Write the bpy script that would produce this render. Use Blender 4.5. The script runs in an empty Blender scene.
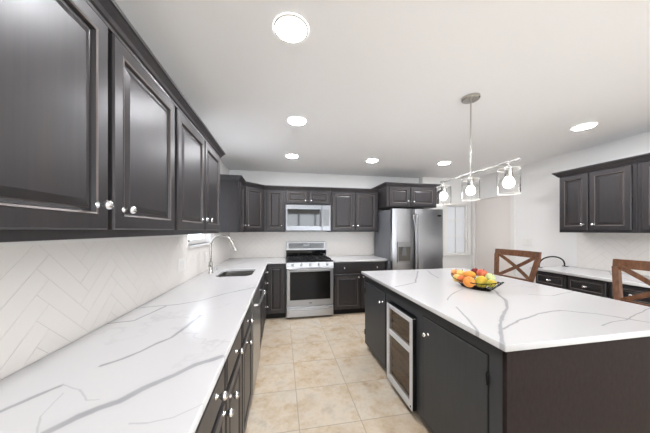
import bpy, bmesh, math, random
from mathutils import Vector, Matrix
random.seed(4)
PI = math.pi
SC = bpy.context.scene
COL = SC.collection

# ------------------------------------------------------------------ camera, world, exposure
cam_data = bpy.data.cameras.new('camera'); cam = bpy.data.objects.new('camera', cam_data); COL.objects.link(cam)
cam_data.sensor_width = 36.0
cam_data.lens = 36.0 * 236.25 / 650.0
cam_data.shift_y = (230.4 - 216.5) / 650.0
cam_data.clip_start = 0.02
cam.location = (0.917, 0.0, 1.406)
cam.rotation_euler = (PI / 2, 0, -0.181)
SC.camera = cam
SC.view_settings.view_transform = 'Standard'
SC.view_settings.look = 'None'
SC.view_settings.gamma = 1.0
SC.view_settings.use_curve_mapping = False
SC.view_settings.exposure = 0.90
WORLD_STRENGTH = 4.4
LAMP = 105.0
w = bpy.data.worlds.new('world'); SC.world = w; w.use_nodes = True
w.node_tree.nodes['Background'].inputs[0].default_value = (0.88, 0.94, 1.0, 1)
w.node_tree.nodes['Background'].inputs[1].default_value = WORLD_STRENGTH

# ------------------------------------------------------------------ materials
def s2l(c):
    return tuple(((v / 255) / 12.92 if v / 255 <= .04045 else ((v / 255 + .055) / 1.055) ** 2.4) for v in c)
def mat(name, rgb, rough=.5, metal=0., spec=.5, coat=0., trans=0., ior=1.45, emit=None, estr=0., aniso=0.):
    m = bpy.data.materials.new(name); m.use_nodes = True
    b = m.node_tree.nodes['Principled BSDF']
    b.inputs['Base Color'].default_value = (*s2l(rgb), 1)
    b.inputs['Roughness'].default_value = rough
    b.inputs['Metallic'].default_value = metal
    b.inputs['Specular IOR Level'].default_value = spec
    b.inputs['Coat Weight'].default_value = coat
    b.inputs['Coat Roughness'].default_value = .15
    b.inputs['Transmission Weight'].default_value = trans
    b.inputs['IOR'].default_value = ior
    if aniso: b.inputs['Anisotropic'].default_value = aniso
    if emit:
        b.inputs['Emission Color'].default_value = (*s2l(emit), 1)
        b.inputs['Emission Strength'].default_value = estr
    return m
class NT:
    def __init__(s, m): s.t = m.node_tree; s.n = s.t.nodes; s.l = s.t.links; s.b = s.n['Principled BSDF']
    def new(s, typ, **kw):
        n = s.n.new(typ)
        for k, v in kw.items(): setattr(n, k, v)
        return n
    def put(s, sock, v):
        if isinstance(v, bpy.types.NodeSocket): s.l.new(v, sock)
        else: sock.default_value = v
    def math(s, op, a, b=None, c=None, clamp=False):
        n = s.new('ShaderNodeMath', operation=op, use_clamp=clamp)
        s.put(n.inputs[0], a)
        if b is not None: s.put(n.inputs[1], b)
        if c is not None: s.put(n.inputs[2], c)
        return n.outputs[0]
    def vec(s, op, a, b=None, scale=None):
        n = s.new('ShaderNodeVectorMath', operation=op)
        s.put(n.inputs[0], a)
        if b is not None: s.put(n.inputs[1], b)
        if scale is not None: s.put(n.inputs['Scale'], scale)
        return n.outputs['Value'] if op in ('DOT_PRODUCT', 'LENGTH') else n.outputs['Vector']
    def noise(s, vec, scale, detail=3., rough=.55, out='Fac'):
        n = s.new('ShaderNodeTexNoise'); s.put(n.inputs['Vector'], vec)
        n.inputs['Scale'].default_value = scale; n.inputs['Detail'].default_value = detail; n.inputs['Roughness'].default_value = rough
        return n.outputs[out]
    def ramp(s, fac, stops):
        n = s.new('ShaderNodeValToRGB'); s.put(n.inputs[0], fac)
        e = n.color_ramp.elements
        while len(e) < len(stops): e.new(.5)
        for i, (p, c) in enumerate(stops): e[i].position = p; e[i].color = (*s2l(c), 1)
        return n.outputs[0]
    def mix(s, fac, a, b):
        n = s.new('ShaderNodeMix', data_type='RGBA'); s.put(n.inputs[0], fac)
        for sock, v in ((n.inputs[6], a), (n.inputs[7], b)):
            s.put(sock, v if isinstance(v, bpy.types.NodeSocket) else (*s2l(v), 1))
        return n.outputs[2]
    def pos(s): return s.new('ShaderNodeNewGeometry').outputs['Position']
    def obj(s): return s.new('ShaderNodeTexCoord').outputs['Object']

def stretch(nt, scale):
    n = nt.new('ShaderNodeMapping'); nt.l.new(nt.obj(), n.inputs[0]); n.inputs['Scale'].default_value = scale
    return n.outputs[0]

# stained wood, near black, satin
M_cab = mat('espresso_stained_wood', (50, 45, 45), rough=.30, spec=.5)
nt = NT(M_cab)
g = nt.noise(stretch(nt, (22, 22, 1.2)), 3.0, 4)
g2 = nt.noise(stretch(nt, (5, 5, .9)), 2.2, 3)
nt.l.new(nt.mix(nt.math('MULTIPLY', nt.ramp(g2, [(.48, (0, 0, 0)), (.7, (255, 255, 255))]), .3), nt.ramp(g, [(.25, (46, 44, 46)), (.75, (56, 53, 54))]), (66, 56, 51)), nt.b.inputs['Base Color'])
nt.l.new(nt.math('MULTIPLY_ADD', g, .08, .31), nt.b.inputs['Roughness'])
M_isl = mat('charcoal_painted_wood', (62, 61, 62), rough=.4, spec=.4)
nt = NT(M_isl)
g = nt.noise(stretch(nt, (14, 14, 1.5)), 3.0, 4)
nt.l.new(nt.ramp(g, [(.3, (59, 61, 64)), (.7, (63, 65, 68))]), nt.b.inputs['Base Color'])
M_islend = mat('brown_stained_end_panel', (62, 53, 51), rough=.5, spec=.08)
nt = NT(M_islend)
g = nt.noise(stretch(nt, (2.0, 20, 9)), 3.0, 4)
nt.l.new(nt.ramp(g, [(.3, (41, 35, 34)), (.7, (49, 42, 41))]), nt.b.inputs['Base Color'])
M_worn = mat('rubbed_wood_edge', (108, 99, 94), rough=.35)
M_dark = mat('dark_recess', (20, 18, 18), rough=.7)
M_chrome = mat('polished_chrome', (235, 235, 238), rough=.08, metal=1)
M_nickel = mat('brushed_nickel', (190, 188, 184), rough=.25, metal=1)
M_steel = mat('stainless_steel', (180, 181, 184), rough=.26, metal=1)
nt = NT(M_steel)
g = nt.noise(stretch(nt, (1.0, 1.0, 60)), 6.0, 3)
nt.l.new(nt.math('MULTIPLY_ADD', g, .04, .26), nt.b.inputs['Roughness'])
M_steel2 = mat('bright_stainless', (158, 158, 159), rough=.32, metal=1)
M_steel3 = mat('satin_stainless', (132, 133, 136), rough=.3, metal=1)
M_sink = mat('brushed_sink_steel', (150, 148, 144), rough=.34, metal=.95)
M_greysteel = mat('grey_enamel_side', (112, 114, 118), rough=.4, spec=.5)
M_blackglass = mat('black_glass', (18, 19, 20), rough=.05, spec=.8)
M_ovenglass = mat('oven_glass', (18, 16, 16), rough=.12, spec=.22)
M_black = mat('black_enamel', (18, 18, 19), rough=.3)
M_iron = mat('cast_iron', (24, 24, 25), rough=.6)
M_panelgrey = mat('grey_control_glass', (120, 121, 123), rough=.2)
M_wall = mat('grey_white_wall_paint', (240, 239, 237), rough=.7, spec=.2)
M_ceil = mat('white_ceiling_paint', (248, 248, 248), rough=.8, spec=.1)
M_trim = mat('white_trim_paint', (236, 234, 230), rough=.4)
M_door = mat('warm_white_door_paint', (236, 229, 223), rough=.5)
M_tile = mat('glazed_white_tile', (241, 236, 230), rough=.22, spec=.5)
M_grout = mat('pale_grey_grout', (212, 208, 203), rough=.8)
M_lens = mat('lit_lens', (255, 255, 255), emit=(250, 250, 255), estr=LAMP)
M_bulb = mat('lit_bulb', (255, 255, 255), emit=(255, 248, 238), estr=15.0)
M_glass = mat('clear_glass', (255, 255, 255), rough=.0, trans=1., ior=1.15)
M_brownwood = mat('walnut_chair_wood', (120, 70, 42), rough=.35, spec=.5, coat=.2)
nt = NT(M_brownwood)
g = nt.noise(stretch(nt, (9, 9, 3)), 5.0, 4)
nt.l.new(nt.ramp(g, [(.3, (98, 64, 43)), (.7, (134, 92, 64))]), nt.b.inputs['Base Color'])
M_silver = mat('satin_silver_frame', (226, 227, 229), rough=.45, metal=.3)
M_rack = mat('wine_rack_wood', (104, 78, 58), rough=.6)
nt = NT(M_rack)
g = nt.noise(stretch(nt, (3, 3, 30)), 4.0, 3)
nt.l.new(nt.ramp(g, [(.35, (88, 68, 54)), (.7, (134, 107, 84))]), nt.b.inputs['Base Color'])
M_recess = mat('grey_dispenser_plastic', (92, 88, 82), rough=.4)
M_plate = mat('white_plastic_plate', (238, 236, 232), rough=.35)
M_blackmetal = mat('black_metal', (22, 21, 21), rough=.4, metal=.6)
M_blind = mat('daylit_blind', (222, 224, 227), rough=.8, emit=(236, 240, 245), estr=.08)
M_daylight = mat('daylit_pane', (240, 244, 248), rough=.3, emit=(225, 238, 255), estr=1.3)

# floor tiles
M_floor = mat('travertine_floor_tile', (205, 190, 170), rough=.28, spec=.45)
nt = NT(M_floor)
P = nt.pos()
sx = nt.new('ShaderNodeSeparateXYZ'); nt.l.new(P, sx.inputs[0])
T = .455; TY = .43
ux = nt.math('DIVIDE', nt.math('SUBTRACT', sx.outputs[0], 1.04), T)
uy = nt.math('DIVIDE', nt.math('SUBTRACT', sx.outputs[1], 2.10), TY)
fx = nt.math('FRACT', ux); fy = nt.math('FRACT', uy)
dx_ = nt.math('MINIMUM', fx, nt.math('SUBTRACT', 1.0, fx)); dy_ = nt.math('MINIMUM', fy, nt.math('SUBTRACT', 1.0, fy))
dmin = nt.math('MINIMUM', dx_, dy_)
groutm = nt.math('LESS_THAN', dmin, .008)
cell = nt.new('ShaderNodeCombineXYZ'); nt.l.new(nt.math('FLOOR', ux), cell.inputs[0]); nt.l.new(nt.math('FLOOR', uy), cell.inputs[1])
wn = nt.new('ShaderNodeTexWhiteNoise', noise_dimensions='3D'); nt.l.new(cell.outputs[0], wn.inputs['Vector'])
off = nt.vec('SCALE', wn.outputs['Color'], scale=7.0)
pp = nt.vec('ADD', P, off)
n1 = nt.noise(pp, 4.6, 8, .72); n2 = nt.noise(nt.vec('ADD', pp, (4, 9, 0)), 9.0, 6, .7); n3 = nt.noise(nt.vec('ADD', pp, (1, 3, 5)), 2.2, 4, .6)
base = nt.ramp(n1, [(.30, (178, 146, 112)), (.43, (206, 187, 160)), (.55, (218, 206, 186)), (.70, (196, 188, 174))])
base = nt.mix(nt.math('MULTIPLY', nt.ramp(n2, [(.50, (0, 0, 0)), (.68, (255, 255, 255))]), .55), base, (192, 172, 144))
base = nt.mix(nt.math('MULTIPLY', nt.ramp(n3, [(.50, (0, 0, 0)), (.72, (255, 255, 255))]), .45), base, (206, 203, 194))
base = nt.mix(nt.math('MULTIPLY', wn.outputs['Value'], .25), base, (214, 186, 154))
nt.l.new(nt.mix(nt.math('MULTIPLY', groutm, .75), base, (158, 146, 128)), nt.b.inputs['Base Color'])
nt.l.new(nt.math('MULTIPLY_ADD', groutm, .4, .26), nt.b.inputs['Roughness'])

# quartz with drawn veins
def quartz(name, chains, seed, fine=()):
    m = mat(name, (238, 236, 234), rough=.16, spec=.4)
    nt = NT(m); P = nt.pos()
    wob = nt.vec('SUBTRACT', nt.noise(P, 5.0, 4, .6, 'Color'), (.5, .5, .5))
    p = nt.vec('ADD', P, nt.vec('SCALE', wob, scale=.035))
    flat = nt.vec('MULTIPLY', p, (1, 1, 0))
    wvar = nt.math('MULTIPLY_ADD', nt.noise(P, 9.0, 3), 1.3, .35)
    wide = None
    nmain = len(chains)
    for ci, (width, pts) in enumerate(list(chains) + list(fine)):
        if ci == nmain: main = wide; wide = None
        best = None
        for a, b in zip(pts[:-1], pts[1:]):
            ba = Vector((b[0] - a[0], b[1] - a[1], 0))
            q = nt.vec('SUBTRACT', flat, (a[0], a[1], 0))
            h = nt.math('MULTIPLY', nt.vec('DOT_PRODUCT', q, tuple(ba)), 1 / ba.length_squared, clamp=True)
            d = nt.vec('LENGTH', nt.vec('SUBTRACT', q, nt.vec('SCALE', tuple(ba), scale=h)))
            best = d if best is None else nt.math('MINIMUM', best, d)
        k = nt.math('DIVIDE', best, nt.math('MULTIPLY', wvar, width))      # 1 at the edge of the vein
        wide = k if wide is None else nt.math('MINIMUM', wide, k)
    if not fine: main, wide = wide, None
    core = nt.new('ShaderNodeMapRange', interpolation_type='SMOOTHSTEP'); nt.l.new(main, core.inputs[0])
    core.inputs[1].default_value = 1.3; core.inputs[2].default_value = .5
    halo = nt.new('ShaderNodeMapRange', interpolation_type='SMOOTHSTEP'); nt.l.new(main, halo.inputs[0])
    halo.inputs[1].default_value = 3.2; halo.inputs[2].default_value = .8
    strength = nt.math('MULTIPLY_ADD', nt.noise(P, 14.0, 4), .5, .52)
    # faint wandering hairlines all over
    hn = nt.noise(nt.vec('ADD', P, (seed, seed * .7, 0)), 1.5, 5, .55)
    hair = nt.math('SUBTRACT', 1.0, nt.math('MULTIPLY', nt.math('ABSOLUTE', nt.math('SUBTRACT', hn, .5)), 90.0, clamp=True))
    patch = nt.ramp(nt.noise(P, 1.1, 2), [(.5, (0, 0, 0)), (.66, (255, 255, 255))])
    c = nt.mix(nt.math('MULTIPLY', nt.math('MULTIPLY', hair, .4), patch), (214, 213, 213), (170, 170, 172))
    c = nt.mix(nt.math('MULTIPLY', halo.outputs[0], .18), c, (192, 191, 191))
    c = nt.mix(nt.math('MULTIPLY', core.outputs[0], strength), c, (158, 158, 161))
    if wide is not None:
        thin = nt.new('ShaderNodeMapRange', interpolation_type='SMOOTHSTEP'); nt.l.new(wide, thin.inputs[0])
        thin.inputs[1].default_value = 1.6; thin.inputs[2].default_value = .3
        c = nt.mix(nt.math('MULTIPLY', thin.outputs[0], .38), c, (160, 160, 163))
    nt.l.new(c, nt.b.inputs['Base Color'])
    return m
M_quartz_left = quartz('veined_white_quartz', [
  (0.014, [(0.349, 0.687), (0.384, 0.724), (0.419, 0.753), (0.455, 0.773), (0.492, 0.821), (0.522, 0.852), (0.561, 0.888), (0.61, 0.941), (0.687, 0.983)]),
  (0.009, [(0.1, .7), (0.164, 0.79), (0.191, 0.834), (0.224, 0.886)]),
  (0.009, [(0.274, 0.996), (0.322, 1.035), (0.359, 1.076), (0.387, 1.142), (0.423, 1.189), (0.437, 1.324), (0.458, 1.473)]),
  (0.006, [(0.003, 1.43), (0.12, 1.454), (0.145, 1.572), (0.176, 1.699)]),
  (0.006, [(-0.011, 1.683), (0.233, 1.72), (0.352, 1.789), (0.465, 1.929), (0.697, 2.128)]),
  (0.006, [(0.05, 3.5), (0.263, 3.6), (0.415, 3.954), (.8, 4.2)]),
  (0.005, [(1.9, 4.4), (2.2, 4.1), (2.6, 3.95)])], 3.1,
  [(0.002, [(0.221, 0.897), (0.302, 0.853), (0.362, 0.794), (0.393, 0.793)]), (0.002, [(0.332, 0.69), (0.29, 0.748), (0.263, 0.846)]),
   (0.0025, [(0.538, 0.68), (0.586, 0.674), (0.64, 0.684), (0.7, 0.728)])])
M_quartz_isl = quartz('veined_white_island_quartz', [
  (0.009, [(1.851, 0.861), (2.031, 1.048), (2.34, 1.282), (2.469, 1.414), (2.64, 1.667)]),
  (0.006, [(1.998, 1.001), (2.207, 1.083), (2.41, 1.147), (2.604, 1.166), (2.748, 1.085), (2.852, 0.929)]),
  (0.006, [(2.018, 1.341), (1.94, 1.162), (1.856, 0.997)]),
  (0.007, [(1.893, 1.913), (2.164, 2.044), (2.541, 2.613)]),
  (0.006, [(2.679, 2.639), (2.574, 2.407), (2.505, 2.192)]),
  (0.004, [(2.066, 1.488), (2.212, 1.621), (2.41, 1.743)]),
  (0.004, [(2.784, 1.505), (2.917, 1.441), (3.251, 1.523)]),
  (0.003, [(2.545, 0.951), (2.771, 0.98), (3.214, 1.102)])], 8.7)
M_quartz_right = quartz('veined_white_side_quartz', [(0.005, [(4.2, 1.6), (4.5, 2.0), (4.83, 2.2)])], 5.0)

# ------------------------------------------------------------------ mesh helpers
def link(name, bm, m, parent=None, smooth=False):
    me = bpy.data.meshes.new(name); bmesh.ops.recalc_face_normals(bm, faces=bm.faces[:]); bm.to_mesh(me); bm.free()
    for mm in (m if isinstance(m, (list, tuple)) else [m]): me.materials.append(mm)
    if smooth:
        for p in me.polygons: p.use_smooth = True
        try: me.set_sharp_from_angle(angle=math.radians(38))
        except Exception: pass
    o = bpy.data.objects.new(name, me); COL.objects.link(o)
    if parent is not None: o.parent = parent
    return o
def tag(o, label, cat, group=None, kind=None):
    o['label'] = label; o['category'] = cat
    if group: o['group'] = group
    if kind: o['kind'] = kind
    return o
def thing(name, label, cat, loc, rz=0., group=None):
    o = bpy.data.objects.new(name, None); COL.objects.link(o); o.empty_display_size = .1
    o.location = loc; o.rotation_euler = (0, 0, rz)
    return tag(o, label, cat, group)
def struct(name, bm, m, smooth=False, label=None):
    o = link(name, bm, m, None, smooth); o['kind'] = 'structure'
    if label: o['label'] = label
    return o
def box(bm, x0, x1, y0, y1, z0, z1, bev=0., seg=1):
    r = bmesh.ops.create_cube(bm, size=1.0)
    vs = r['verts']
    bmesh.ops.scale(bm, vec=(x1 - x0, y1 - y0, z1 - z0), verts=vs)
    bmesh.ops.translate(bm, vec=((x0 + x1) / 2, (y0 + y1) / 2, (z0 + z1) / 2), verts=vs)
    if bev > 0:
        es = list({e for v in vs for e in v.link_edges})
        bmesh.ops.bevel(bm, geom=es, offset=bev, segments=seg, affect='EDGES', profile=.5)
    return bm
def B(*a, **k): return box(bmesh.new(), *a, **k)
def tube(bm, pts, r, n=10, cap=True, closed=False):
    pts = [Vector(p) for p in pts]; N = len(pts)
    rs = r if isinstance(r, (list, tuple)) else [r] * N
    rings = []; prev = None
    for i, p in enumerate(pts):
        if closed: t = (pts[(i + 1) % N] - pts[i - 1]).normalized()
        else: t = (pts[min(i + 1, N - 1)] - pts[max(i - 1, 0)]).normalized()
        if prev is None:
            up = Vector((0, 0, 1)) if abs(t.z) < .9 else Vector((1, 0, 0))
            u = t.cross(up).normalized()
        else:
            u = (prev - t * prev.dot(t)).normalized()
        prev = u; v = t.cross(u)
        rings.append([bm.verts.new(p + (u * math.cos(2 * PI * k / n) + v * math.sin(2 * PI * k / n)) * rs[i]) for k in range(n)])
    M = N if closed else N - 1
    for i in range(M):
        a, b = rings[i], rings[(i + 1) % N]
        for k in range(n): bm.faces.new((a[k], a[(k + 1) % n], b[(k + 1) % n], b[k]))
    if cap and not closed: bm.faces.new(rings[0][::-1]); bm.faces.new(rings[-1])
    return bm
def lathe(bm, prof, n=24, mtx=None, cap=True):
    rings = []
    for r, z in prof:
        ring = []
        for k in range(n):
            v = Vector((max(r, 1e-4) * math.cos(2 * PI * k / n), max(r, 1e-4) * math.sin(2 * PI * k / n), z))
            ring.append(bm.verts.new(mtx @ v if mtx else v))
        rings.append(ring)
    for a, b in zip(rings[:-1], rings[1:]):
        for k in range(n): bm.faces.new((a[k], a[(k + 1) % n], b[(k + 1) % n], b[k]))
    if cap: bm.faces.new(rings[0][::-1]); bm.faces.new(rings[-1])
    return bm
def loft(bm, loops, cap0=True, cap1=True):
    rings = [[bm.verts.new(p) for p in lp] for lp in loops]
    n = len(rings[0])
    for a, b in zip(rings[:-1], rings[1:]):
        for k in range(n): bm.faces.new((a[k], a[(k + 1) % n], b[(k + 1) % n], b[k]))
    if cap0: bm.faces.new(rings[0][::-1])
    if cap1: bm.faces.new(rings[-1])
    return bm
def panel(x0, x1, z0, z1, prof):
    """nested rectangles in the xz plane; prof = (inset, y) from the back edge to the centre"""
    lps = []
    for i, y in prof:
        lps.append([(x0 + i, y, z0 + i), (x1 - i, y, z0 + i), (x1 - i, y, z1 - i), (x0 + i, y, z1 - i)])
    return loft(bmesh.new(), lps)
def sweep(bm, path, prof, pre=None, post=None):
    """profile (outward, z) swept along a plan path with mitred corners; outward is to the right of travel"""
    pts = [Vector((p[0], p[1])) for p in path]
    full = ([Vector(pre)] if pre else []) + pts + ([Vector(post)] if post else [])
    o = 1 if pre else 0
    loops = []
    for i in range(len(pts)):
        j = i + o
        d0 = (full[j] - full[j - 1]).normalized() if j > 0 else None
        d1 = (full[j + 1] - full[j]).normalized() if j < len(full) - 1 else None
        d0 = d0 or d1; d1 = d1 or d0
        n0 = Vector((d0.y, -d0.x)); n1 = Vector((d1.y, -d1.x))
        m = (n0 + n1).normalized(); m = m / max(m.dot(n0), .3)
        loops.append([(full[j].x + m.x * a, full[j].y + m.y * a, z) for a, z in prof])
    return loft(bm, loops)
CROWN = [(-.012, 0), (.012, 0), (.014, .010), (.022, .014), (.028, .026), (.040, .040), (.046, .048), (.052, .050), (.052, .064), (-.012, .064)]
def crown_prof(z): return [(a, z + b) for a, b in CROWN]

def knob_mesh():
    bm = bmesh.new(); R = Matrix.Rotation(PI / 2, 4, 'X')     # lathe axis +z -> -y
    lathe(bm, [(.011, 0), (.011, .003), (.006, .006), (.0055, .014), (.009, .017), (.0145, .024), (.0155, .030), (.0140, .036), (.008, .041), (.0, .042)], 14, R)
    me = bpy.data.meshes.new('knob'); bmesh.ops.recalc_face_normals(bm, faces=bm.faces[:]); bm.to_mesh(me); bm.free()
    me.materials.append(M_chrome)
    for p in me.polygons: p.use_smooth = True
    return me
KNOB = knob_mesh()
def knob(parent, x, y, z):
    o = bpy.data.objects.new('knob', KNOB); COL.objects.link(o); o.parent = parent; o.location = (x, y, z); return o

def door_prof(w, h):
    s = min(w, h)
    f = min(.058, s * .23)
    return [(0, 0), (0, -.015), (.005, -.0205), (f - .012, -.0205), (f - .008, -.0225), (f - .003, -.0205), (f + .001, -.009), (f + .010, -.008), (f + .012, -.011), (f + .034 * min(1, s / .3), -.018)]
def front(parent, kind, x0, x1, z0, z1, knobs=(), m=None):
    m = m or M_cab
    if kind == 'slab': pr = [(0, 0), (0, -.016), (.004, -.02)]
    elif kind == 'drawer': pr = [(0, 0), (0, -.013), (.006, -.0155), (.016, -.0165), (.020, -.0205)]
    else: pr = door_prof(x1 - x0, z1 - z0)
    bm = panel(x0, x1, z0, z1, pr)
    if kind in ('door', 'panel_drawer'):           # rubbed-through edges on the moulding, as on the real doors
        bm.faces.ensure_lookup_table()
        for ring in (4, 7):
            for f in bm.faces[ring * 4:ring * 4 + 4]: f.material_index = 1
    d = link('drawer' if kind in ('drawer', 'panel_drawer') else 'door', bm, [m, M_worn], parent)
    for kx, kz in knobs:
        knob(d, kx, -.0205 if kind != 'flat' else -.02, kz)
    return d

LEFT, BACK, RIGHT = PI / 2, 0.0, -PI / 2
def upper(label, group, loc, rz, width, depth, z0, z1, doors, crown_path, pre=None, post=None, crown_z=None, rail=.03):
    """wall cabinet: local x along the wall, front at y=0 looking to -y"""
    t = thing('upper_cabinet', label, 'cabinet', (loc[0], loc[1], z0), rz, group)
    h = z1 - z0
    link('body', B(.0006, width - .0006, 0, depth, 0, h, bev=.0015), M_cab, t)
    for (a, b, c, d, kx, kz) in doors:
        front(t, 'door', a, b, c - z0, d - z0, [(kx, kz - z0)])
    if crown_path:
        cz = (crown_z if crown_z is not None else z1 - .02) - z0
        link('crown_moulding', sweep(bmesh.new(), crown_path, crown_prof(cz), pre, post), M_cab, t)
    return t

# ------------------------------------------------------------------ room shell
XR = 4.83; YB = 4.438; CH = 2.483; Y0 = -2.7
floor = struct('floor', B(-.15, XR + .15, Y0, YB + .15, -.12, 0), M_floor)
DL = [(0.966, 1.275), (1.065, 2.337), (1.063, 3.45), (2.285, 3.45), (3.467, 3.371), (3.999, 1.926)]
ceil = struct('ceiling', B(-.15, XR + .15, Y0, YB + .15, CH, CH + .12), M_ceil)
# left wall with the window over the sink
WY0, WY1, WZ0, WZ1 = 2.56, 3.30, 1.25, 2.10
bm = bmesh.new()
box(bm, -.15, 0, Y0, WY0, 0, CH); box(bm, -.15, 0, WY1, YB + .15, 0, CH)
box(bm, -.15, 0, WY0, WY1, 0, WZ0); box(bm, -.15, 0, WY0, WY1, WZ1, CH)
wall_left = struct('wall_left', bm, M_wall)
bm = bmesh.new()
box(bm, 0, .9, Y0 - .15, Y0, 0, CH); box(bm, 4.0, XR, Y0 - .15, Y0, 0, CH); box(bm, .9, 4.0, Y0 - .15, Y0, 2.2, CH); box(bm, .9, 4.0, Y0 - .15, Y0, 0, .55)      # wide window opening behind the camera
wall_front = struct('wall_front', bm, M_wall)
bm = bmesh.new()
for x in (.9, 1.64, 2.40, 3.16, 3.93): box(bm, x, x + .07, Y0 - .10, Y0 - .04, .55, 2.2)
for z in (.55, 1.35, 2.14): box(bm, .97, 3.93, Y0 - .095, Y0 - .045, z, z + .06)
struct('window_3', bm, M_trim, label='wide white window behind the camera')
wall_back = struct('wall_back', B(0, XR, YB, YB + .15, 0, CH), M_wall)
# right wall with the door opening
DY0, DY1, DZ = 3.445, 4.25, 2.03
bm = bmesh.new()
box(bm, XR, XR + .15, .95, DY0, 0, CH); box(bm, XR, XR + .15, Y0, .95, 0, CH); box(bm, XR, XR + .15, DY1, YB + .15, 0, CH); box(bm, XR, XR + .15, DY0, DY1, DZ, CH)
wall_right = struct('wall_right', bm, M_wall)
# short wall beside the fridge that carries the blind-covered window
BX = 3.70; BY = 4.32
W2 = (4.235, 4.735, .915, 1.935)
bm = bmesh.new()
box(bm, BX, W2[0], BY, YB, 0, CH); box(bm, W2[1], XR, BY, YB, 0, CH); box(bm, W2[0], W2[1], BY, YB, 0, W2[2]); box(bm, W2[0], W2[1], BY, YB, W2[3], CH)
wall_nook = struct('wall_back_nook', bm, M_wall)

# window over the sink
bm = bmesh.new()
for a in ((-.10, -.06, WY0, WY0 + .05, WZ0, WZ1), (-.10, -.06, WY1 - .05, WY1, WZ0, WZ1), (-.10, -.06, WY0 + .05, WY1 - .05, WZ0, WZ0 + .05),
          (-.10, -.06, WY0 + .05, WY1 - .05, WZ1 - .05, WZ1), (-.10, -.06, WY0 + .05, WY1 - .05, 1.66, 1.70)): box(bm, *a)
win1 = struct('window_1', bm, M_trim, label='white window above the sink, mostly hidden behind the cabinets')
link('window_pane', B(-.105, -.09, WY0 + .04, WY1 - .04, WZ0 + .04, WZ1 - .04), M_daylight, win1)
link('window_sill', B(-.12, .035, WY0 - .03, WY1 + .03, WZ0 - .022, WZ0 + .0, bev=.004), M_trim, win1)
link('window_latch', B(-.06, -.045, 2.66, 2.73, WZ0 + .035, WZ0 + .055, bev=.004), M_blackmetal, win1)

# window with blind beside the fridge
bm = bmesh.new()
x0, x1, z0, z1 = W2
for a in ((x0, x0 + .03), (x1 - .03, x1)): box(bm, a[0], a[1], BY + .01, BY + .06, z0, z1)
for a in ((z0, z0 + .03), (z1 - .03, z1)): box(bm, x0 + .03, x1 - .03, BY + .01, BY + .06, a[0], a[1])
for z in (1.285, 1.62): box(bm, x0 + .03, x1 - .03, BY + .02, BY + .05, z - .008, z + .008)
box(bm, 4.478, 4.492, BY + .022, BY + .048, z0 + .03, z1 - .03)
win2 = struct('window_2', bm, M_trim, label='white gridded window with pale blind beside the refrigerator')
bm = bmesh.new()
nsl = 26
for k in range(nsl):
    z = z0 + .035 + (z1 - z0 - .07) * (k + .5) / nsl
    box(bm, x0 + .025, x1 - .025, BY + .066, BY + .074, z - .0185, z + .0185)
link('window_blind', bm, M_blind, win2)
bm = bmesh.new()
box(bm, x0 - .07, x0, BY - .018, BY, z0 - .005, z1 + .075); box(bm, x1, x1 + .07, BY - .018, BY, z0 - .005, z1 + .075)
box(bm, x0, x1, BY - .018, BY, z1, z1 + .075); box(bm, x0 - .08, x1 + .08, BY - .045, BY, z0 - .03, z0 - .005)
link('window_casing', bm, M_trim, win2)

# door in the right wall
dr = struct('door_1', B(XR + .03, XR + .07, DY0 + .006, DY1 - .006, .008, DZ - .003, bev=.003), M_door, label='plain warm white door in the right wall near the corner')
bm = bmesh.new()
box(bm, XR - .018, XR + .10, DY0 - .075, DY0 + .004, 0, DZ + .075, bev=.002); box(bm, XR - .018, XR + .10, DY1 - .004, DY1 + .069, 0, DZ + .075, bev=.004)
link('door_casing', bm, M_trim, dr)
bb = struct('baseboard_right', B(XR - .016, XR, 2.60, DY0 - .077, 0, .10, bev=.004), M_trim)

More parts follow.
